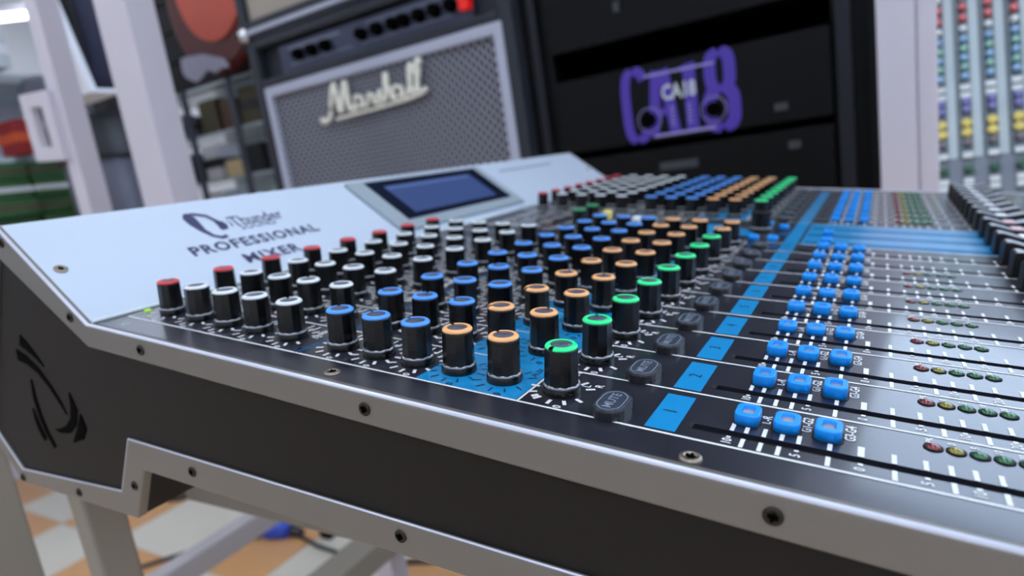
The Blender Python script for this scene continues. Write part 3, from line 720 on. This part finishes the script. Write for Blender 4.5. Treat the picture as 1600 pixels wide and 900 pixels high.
# ------------------------------------------------------------------ equipment rack
RY = 1.0
rk = thing('equipment_rack', 'tall black equipment rack behind the far end of the console', 'rack', (-.26, RY, 0))
def RB(name, mb, m, root, o_, **k):
    mb.v = [(x - o_[0], y - o_[1], z - o_[2]) for x, y, z in mb.v]; return obj(name, mb, m, root, **k)
ro = (-.26, RY, 0)
RB('side_panel', MB().box(-.540, -.528, RY + .0, RY + .45, .08, 1.95), 'rack_black', rk, ro); RB('side_panel', MB().box(.030, .044, RY, RY + .45, .08, 1.95), 'rack_black', rk, ro)
RB('post', MB().box(-.528, -.49, RY + .012, RY + .05, .1, 1.93), 'rack_black', rk, ro); RB('post', MB().box(-.018, .030, RY + .012, RY + .05, .1, 1.93), 'rack_black', rk, ro)
RB('mounting_rail', MB().box(-.526, -.510, RY - .002, RY + .012, .12, 1.9), 'rack_rail', rk, ro)
RB('mounting_rail', MB().box(-.012, .008, RY - .002, RY + .012, .12, 1.9), 'rack_rail', rk, ro) 
RB('top_panel', MB().box(-.540, .044, RY, RY + .45, 1.95, 1.97), 'rack_black', rk, ro); RB('base_panel', MB().box(-.540, .044, RY, RY + .45, .06, .10), 'rack_black', rk, ro)
RB('back_panel', MB().box(-.540, .044, RY + .44, RY + .45, .1, 1.95), 'rack_black', rk, ro)
RB('blank_panel', MB().box(-.49, -.018, RY + .01, RY + .014, 1.44, 1.90), 'rack_black', rk, ro); RB('blank_panel', MB().box(-.49, -.018, RY + .01, RY + .014, .12, .70), 'rack_black', rk, ro)  # upper one closes the unseen rack top, added for its dark reflection
def unit(z0, z1, label, x0=-.487, x1=-.020, y=RY - .006, handles=False):
    t = thing('power_amplifier', label, 'power amplifier', (-.2535, y, z0), group='power amplifiers in the rack'); w = (x1 - x0) / 2; h = z1 - z0
    obj('faceplate', MB().box(-w, w, 0, .006, 0, h), 'rack_black', t, bevel=.0015)
    obj('housing', MB().box(-w + .02, w - .02, .006, .38, .003, h - .003), 'rack_black', t)
    if handles:
        for s in (-1, 1):
            x = s * (w - .022); obj('handle', MB().tube([(x, 0, h * .2), (x, -.022, h * .2), (x, -.026, h * .28), (x, -.026, h * .72), (x, -.022, h * .8), (x, 0, h * .8)], .004, 8), 'rack_rail', t)
    return t
uA = unit(.982, 1.115, 'black power amplifier with large purple lettering on its front')
uB = unit(1.166, 1.299, 'plain black power amplifier above the one with purple lettering')
uC = unit(.838, .968, 'black power amplifier with small grey nameplate below the purple one')
uD = unit(1.303, 1.436, 'plain black power amplifier added out of view, highest in the rack')  # unseen unit added so the rack reflects dark in the console
pp = MB(); yy = -.0012
def rtext(mb, s, x, z, size, e=0.0, sz=1.0, **k): put_text(mb, s, lambda a, b: (x + .2535 + a, yy - e, z - .982 + b * sz), size, **k)
def fat(pts, r):
    g_ = MB().tube([(x + .2535, 0, z - .982) for x, z in pts], r, 8); pp.add([(x, yy + y * .04, z) for x, y, z in g_.v], g_.f)
def oval(x0, x1, z0, z1, a0=0, a1=360, n=22):
    out = []
    for i_ in range(n + 1):
        a = math.radians(a0 + (a1 - a0) * i_ / n); c_, s__ = math.cos(a), math.sin(a)
        out.append(((x0 + x1) / 2 + (x1 - x0) / 2 * math.copysign(abs(c_) ** .6, c_), (z0 + z1) / 2 + (z1 - z0) / 2 * math.copysign(abs(s__) ** .6, s__)))
    return out
fat(oval(-.349, -.313, .989, 1.106, 35, 325), .0085)
fat([(-.303, .990), (-.291, 1.100), (-.278, 1.100), (-.264, .990)], .0095); fat([(-.297, 1.030), (-.268, 1.030)], .006)
fat([(-.246, 1.090), (-.234, 1.102), (-.234, .990)], .0105)
fat(oval(-.200, -.168, 1.052, 1.108), .0098); fat(oval(-.204, -.164, .990, 1.050), .0105)
obj('purple_lettering', pp, 'ink_purple', uA)
pl = MB(); rtext(pl, 'CA18', -.254, 1.060, .026, e=.0006, sz=1.35, bold=.03, spacing=.95)
obj('white_lettering', pl, 'ink_pale', uA)
pt = MB().box(-.312 + .2535, -.192 + .2535, yy - .001, yy - .0004, 1.0925 - .982, 1.0965 - .982).box(-.303 + .2535, -.196 + .2535, yy - .001, yy - .0004, .988 - .982, .993 - .982)
for i, x in enumerate((-.268, -.238)):
    for j in range(6): pt.box(x - .003 + .2535, x + .004 + .2535, yy - .001, yy - .0004, 1.034 - .982 - j * .006, 1.0365 - .982 - j * .006)
obj('fine_print', pt, 'ink_lilac', uA)
for x in (-.309, -.198):
    o = obj('level_knob', MB().revolve([(.0125, 0), (.0115, .012), (.009, .014)], 20, axis='y'), 'mark_black', uA, loc=(x + .2535, -.001, 1.020 - .982))
    obj('scale_ring', MB().revolve([(.0215, .0006), (.0200, .0012)], 28, axis='y', caps=False), 'ink_lilac', o)
npm = MB(); put_text(npm, 'POWER', lambda a, b: (-.012 + a, -.0012, .098 + b), .016, bold=.03)
obj('nameplate', MB().box(-.045, .022, -.002, 0, .091, .105), 'ink_shade', uC)
obj('latch', MB().box(.168, .186, -.004, 0, .10, .112), 'ink_shade', uC); obj('latch', MB().box(.15, .17, -.004, 0, .018, .030), 'ink_shade', uA)
obj('latch', MB().box(-.1, -.09, -.004, 0, .045, .062), 'ink_shade', uB)

# ------------------------------------------------------------------ white uprights
def post(label, boxes, loc):
    t = thing('display_upright', label, 'post', loc)
    for i, b in enumerate(boxes): obj('tube', MB().box(*b), 'white_paint', t, bevel=.002)
    return t
post('white double upright between the black rack and the far console', [(-.001, .039, 0, .05, 0, 2.3), (.040, .061, .006, .05, 0, 2.3)], (.0425, .80, 0))

# ------------------------------------------------------------------ second console standing upright behind
T2 = math.radians(18)
m2 = thing('mixing_console', 'upright pale mixing console with yellow and blue buttons at the right edge', 'mixing console', (.10, 1.0, .80), (-T2, 0, 0))
b0 = .80
obj('control_surface', MB().box(.0, .72, 0, .05, -.05, .375), 'second_panel', m2)
obj('back_case', MB().box(-.01, .73, .05, .16, -.06, .380), 'hull_black', m2)
def strip_knob(me, x, z, s=1): o = link('knob', me, None, m2, loc=(x, 0, z)); o.scale = (s, s, s); return o
def km(c, r=.0062, h=.014):
    me = MB().revolve([(r, 0), (r * .92, h * .8), (r * .7, h)], 12, axis='y').mesh('knob'); me.materials.append(M(c)); return me
KMS = {c: km(c, .0052) for c in ('cap_red', 'cap_white', 'knob_teal', 'knob_sky', 'knob_violet', 'knob_greygrn', 'knob_mauve', 'knob_pink')}
KMS['knob_yellow'] = km('knob_yellow', .0072, .008)
btn_w = MB().box(-.006, .006, -.006, 0, -.004, .004).mesh('button'); btn_w.materials.append(M('cap_white'))
for i in range(10):
    x = .022 + i * .0305
    obj('strip_divider', MB().box(x + .0075, x + .0185, -.002, 0, .095, .36), 'second_panel_pale', m2)
    obj('fader_plate', loft([(rr(.0075, .064, .007), 0), (rr(.0075, .064, .007), .003)]), 'second_fader_grey', m2, loc=(x + .015, 0, .030), rot=(PI / 2, 0, 0))
    for z, c in ((.320, 'knob_pink'), (.303, 'knob_pink'), (.286, 'cap_white'), (.27, 'knob_sky'), (.255, 'knob_teal'), (.241, 'knob_sky'), (.227, 'knob_teal'), (.213, 'knob_sky'),
                 (.337, 'cap_white'), (.352, 'knob_pink'), (.174, 'knob_violet'), (.162, 'knob_violet'), (.143, 'knob_yellow'), (.128, 'knob_yellow'), (.112, 'knob_mauve'), (.072, 'knob_greygrn')):
        strip_knob(KMS[c], x, z + .004)
    for z in (.197, .185, .094, .055, .045): link('button', btn_w, None, m2, loc=(x, 0, z + .004))
    obj('fader_slot', MB().box(x - .0015, x + .0015, -.0005, .001, -.04, .03), 'slot_black', m2)
st2 = thing('console_shelf', 'white shelf that holds the upright second console', 'shelf', (.46, 1.08, 0))
obj('shelf_board', MB().box(-.37, .40, -.12, .14, .655, .69), 'white_paint', st2, bevel=.003)
for x in (-.34, .37):
    for y in (-.09, .11): obj('leg', MB().box(x - .02, x + .02, y - .02, y + .02, 0, .655), 'white_paint', st2)

# ------------------------------------------------------------------ the shop at the left
def bx(name, label, cat, x0, x1, y0, y1, z0, z1, m, band=None, group=None):
    cx, cy = (x0 + x1) / 2, (y0 + y1) / 2
    t = thing(name, label, cat, (cx, cy, z0), group=group)
    obj('carton', MB().box(x0 - cx, x1 - cx, y0 - cy, y1 - cy, 0, z1 - z0), m, t, bevel=.004)
    if band: h = z1 - z0; obj('printed_band', MB().box(x0 - cx - .002, x1 - cx + .002, y0 - cy - .002, y1 - cy + .002, h * .35, h * .62), band, t)
    return t
SX = -2.6
shelf = thing('display_shelf', 'tall glass-fronted display shelf with green cartons at the left edge', 'shelf', (SX - .25, 1.22, 0))
for z in (.99, 1.27, 1.56): obj('shelf_board', MB().box(-.28, .2, -.75, .4, z - .03, z), 'dark_plastic' if z < 1 else 'glass_pale', shelf)
for x in (-.27, .17):
    for y in (-.74, .38): obj('upright', MB().box(x - .015, x + .015, y - .015, y + .015, 0, 1.75), 'grey_plastic', shelf)
obj('back_panel', MB().box(-.29, -.28, -.75, .4, 0, 1.56), 'white_paint', shelf)
i = 0
for z0 in (.99, 1.055, 1.12, 1.185):
    for yi, y0 in enumerate((.70, .86, 1.02, 1.18, 1.34)):
        if (z0, yi) in ((1.185, 4), (1.12, 3), (1.185, 3)): continue
        lv = {.99: 'lowest', 1.055: 'second', 1.12: 'third', 1.185: 'top'}[z0]
        bx('carton', 'green carton in the %s layer of the left shelf stack, %s' % (lv, ('leftmost', 'second from the left', 'in the middle', 'second from the right', 'rightmost')[yi]), 'box', SX - .18, SX - .02 + random.uniform(-.02, .02), y0, y0 + .15, z0 + .002, z0 + .064, 'green_box', 'paper_white' if z0 in (1.12,) else 'olive_box', group='green cartons on the left shelf')
bx('carton', 'small yellow carton beside the green stack', 'box', SX, SX + .07, 1.12, 1.18, .992, 1.09, 'yellow_box')
bx('carton', 'upright red carton on the left shelf', 'box', SX - .1, SX + .03, .98, 1.04, 1.27, 1.39, 'red_box', 'orange_box')
bx('carton', 'light grey equipment case on the upper left shelf', 'case', SX - .2, SX + .05, .75, 1.02, 1.56, 1.69, 'glass_pale', 'paper_white')
o = thing('table_fan', 'dark rounded desk fan standing on the left shelf', 'fan', (SX, 1.12, 1.27))
obj('fan_head', MB().revolve([(.02, -.04), (.07, -.03), (.085, 0), (.07, .03), (.02, .05)], 20, axis='y'), 'grey_plastic', o, loc=(0, 0, .2), rot=(0, 0, PI / 2)); obj('fan_foot', MB().revolve([(.05, 0), (.045, .015), (.012, .03), (.012, .12)], 16), 'dark_plastic', o)
tl = thing('tube_light', 'bright white fluorescent tube fitting high on the left', 'light', (-5.62, 2.56, 2.66))
obj('tube', MB().tube([(-.45, -.35, 0), (.45, .35, 0)], .03, 10), 'tube_glow', tl); obj('holder', MB().tube([(-.47, -.365, .05), (.47, .365, .05)], .035, 6), 'white_paint', tl)
# gig bag, paper and speaker column between the two left uprights
gb = thing('gig_bag', 'tall dark navy instrument bag hanging between the two left uprights', 'bag', (-2.06, 1.04, 1.38))
g = loft([(rr(.05, .05, .03), 0), (rr(.10, .09, .04), .06), (rr(.13, .10, .04), .25), (rr(.13, .10, .04), .45), (rr(.07, .07, .04), .75)])
obj('bag_body', g, 'cloth_navy', gb); obj('pocket', MB().box(.045, .12, -.112, -.09, .05, .5), 'cloth_black', gb, bevel=.01); obj('red_patch', MB().box(-.04, .03, -.112, -.09, .17, .24), 'red_box', gb); obj('orange_patch', MB().box(-.03, .03, -.112, -.09, .10, .135), 'orange_box', gb); obj('tag_patch', MB().box(.02, .06, -.11, -.105, .03, .05), 'paper_white', gb)
obj('hook', MB().tube([(0, 0, .75), (0, 0, .85), (0, .3, .85)], .008, 6), 'chrome', gb)
pk = thing('price_card', 'white folded card leaning under the navy instrument bag', 'card', (-1.95, .90, 1.35))
obj('card_face', MB().prism([(-.10, .0), (.09, .0), (.0, .30), (-.03, .30)], -.01, .01), 'paper_white', pk)
obj('card_foot', MB().prism([(-.10, 0), (.09, 0), (.08, .012), (-.09, .012)], .01, .08), 'paper_white', pk)
spk = thing('speaker_column', 'grey round speaker column with dark cap behind the slim upright', 'speaker', (-2.156, 1.02, 0))
obj('column_body', MB().revolve([(.10, .72), (.10, 1.18), (.095, 1.19)], 28), 'grey_plastic', spk); obj('pole', MB().revolve([(.07, 0), (.07, .02), (.018, .03), (.018, .72)], 18), 'dark_plastic', spk); obj('column_cap', MB().revolve([(.118, 1.19), (.122, 1.2), (.122, 1.30), (.09, 1.33)], 28), 'dark_plastic', spk)
obj('cap_badge', MB().box(-.03, .03, -.118, -.112, 1.215, 1.24), 'grey_plastic', spk)
spk2 = thing('instrument_case', 'narrow black instrument case standing beside the grey speaker column', 'case', (-2.31, 1.20, 0))
obj('case_body', loft([(rr(.07, .06, .03), 0), (rr(.075, .06, .03), 1.1), (rr(.05, .05, .03), 1.62)]), 'cloth_black', spk2); obj('case_handle', MB().tube([(.0, -.06, .9), (.0, -.09, .92), (.0, -.09, 1.0), (0, -.06, 1.02)], .008, 6), 'dark_plastic', spk2)
# hanging orange guitar
gt = thing('electric_guitar', 'orange and burgundy electric guitar hanging above left of the amplifiers', 'guitar', (-2.22, 1.6, 1.60))
gt.scale = (1.5, 1.2, 1.35)
def guitar_outline(k=1.0):
    pts = []
    for i in range(40):
        a = 2 * PI * i / 40; r = .21 + .035 * math.cos(2 * a) + .012 * math.cos(a)
        pts.append((r * math.cos(a - PI / 2) * .95 * k, (r * math.sin(a - PI / 2) * 1.05 + .20) * k))
    return pts
obj('body', MB().prism(guitar_outline(), 0, .045), 'burgundy_lacquer', gt, bevel=.012)
obj('body_top', MB().prism([(x * .80 + .02, (z - .2) * .84 + .245) for x, z in guitar_outline()], -.006, .002), 'orange_lacquer', gt)
obj('pickguard', MB().prism([(-.02, .32), (.10, .30), (.11, .38), (.02, .42)], -.01, -.006), 'burgundy_lacquer', gt)
obj('neck', MB().box(-.024, .024, -.012, .01, .38, .95), 'wood_brown', gt); obj('headstock', MB().prism([(-.03, .95), (.03, .95), (.05, 1.08), (-.02, 1.12)], -.005, .01), 'burgundy_lacquer', gt)
for i in range(6): obj('string', MB().box(-.016 + i * .0065, -.0152 + i * .0065, -.016, -.0152, .15, .98), 'chrome', gt)
bgd = thing('display_board', 'black slatted display board behind the orange guitar', 'board', (-2.3, 1.72, 1.30))
obj('board', MB().box(-.5, .5, 0, .03, .2, 1.35), 'cloth_black', bgd)
for i in range(9): obj('slat', MB().box(-.5, .5, -.008, 0, .22 + i * .125, .33 + i * .125), 'cloth_black', bgd)
pc2 = thing('paper_banner', 'white torn-edged paper strip below the orange guitar', 'paper', (-2.27, 1.56, 1.53)); pc2.scale = (.8, 1, .55)
obj('sheet', MB().prism([(-.17, .03), (-.15, -.02), (-.08, -.07), (-.03, -.05), (.03, -.01), (.08, -.05), (.15, -.03), (.19, -.04), (.16, .03), (.02, .10), (-.1, .12), (-.16, .12)], 0, .006), 'paper_dim', pc2)
# glass case with goods behind the amplifier's left side

gc = thing('glass_showcase', 'glass showcase with mixed goods left of the grey-grilled amplifier', 'showcase', (-2.45, 1.90, 0))
obj('base_plinth', MB().box(-.55, .5, -.2, .25, 0, .85), 'white_paint', gc); obj('back_panel', MB().box(-.55, .5, .23, .25, .85, 1.5), 'glass_pale', gc)
for z in (.85, 1.10, 1.30, 1.5): obj('glass_shelf', MB().box(-.55, .5, -.2, .23, z, z + .012), 'glass_pale', gc)
for x in (-.54, -.18, .14, .49): obj('showcase_frame', MB().box(x - .015, x + .015, -.215, -.2, .85, 1.51), 'grey_plastic', gc)
GOODS = [(-2.93, .862, .10, .16, 'green_box'), (-2.80, .862, .09, .12, 'cloth_black'), (-2.66, .862, .12, .20, 'paper_white'), (-2.50, .862, .10, .17, 'paper_white'), (-2.35, .862, .09, .08, 'cloth_navy'), (-2.2, .862, .1, .18, 'glass_pale'), (-2.05, .862, .07, .2, 'grey_plastic'),
         (-2.9, 1.112, .1, .1, 'red_box'), (-2.76, 1.112, .08, .13, 'dark_plastic'), (-2.60, 1.112, .1, .15, 'paper_white'), (-2.46, 1.112, .11, .07, 'warm_box'), (-2.31, 1.112, .1, .12, 'dark_plastic'), (-2.16, 1.112, .09, .16, 'glass_pale'), (-2.03, 1.112, .07, .14, 'olive_box'),
         (-2.9, 1.312, .14, .12, 'olive_box'), (-2.72, 1.312, .12, .09, 'grey_plastic'), (-2.56, 1.312, .12, .14, 'olive_box'), (-2.41, 1.312, .10, .12, 'wood_brown'), (-2.28, 1.312, .11, .15, 'olive_box'), (-2.14, 1.312, .10, .12, 'dark_plastic'), (-2.02, 1.312, .08, .13, 'olive_box')]

words = {'green_box': 'green', 'cloth_black': 'black', 'paper_white': 'white', 'cloth_navy': 'navy', 'glass_pale': 'pale blue', 'grey_plastic': 'grey', 'red_box': 'red', 'dark_plastic': 'charcoal', 'warm_box': 'warm cream', 'olive_box': 'olive', 'wood_brown': 'brown'}
lev = {.862: 'bottom', 1.112: 'middle', 1.312: 'top'}
for j, (x, z, w, h, m_) in enumerate(GOODS):
    nb = GOODS[j - 1] if j and GOODS[j - 1][1] == z else None
    side = 'right of the %s one' % words[nb[4]] if nb else 'at the left end'
    bx('goods_box', '%s box on the %s showcase shelf %s' % (words[m_], lev[z], side), 'box', x, x + w, 1.70, 1.82, z, z + h, m_, 'dark_plastic' if j % 3 == 0 else None, group='goods in the glass showcase')
for x, z in ((-2.30, .93), (-2.13, 1.30)):
    pass
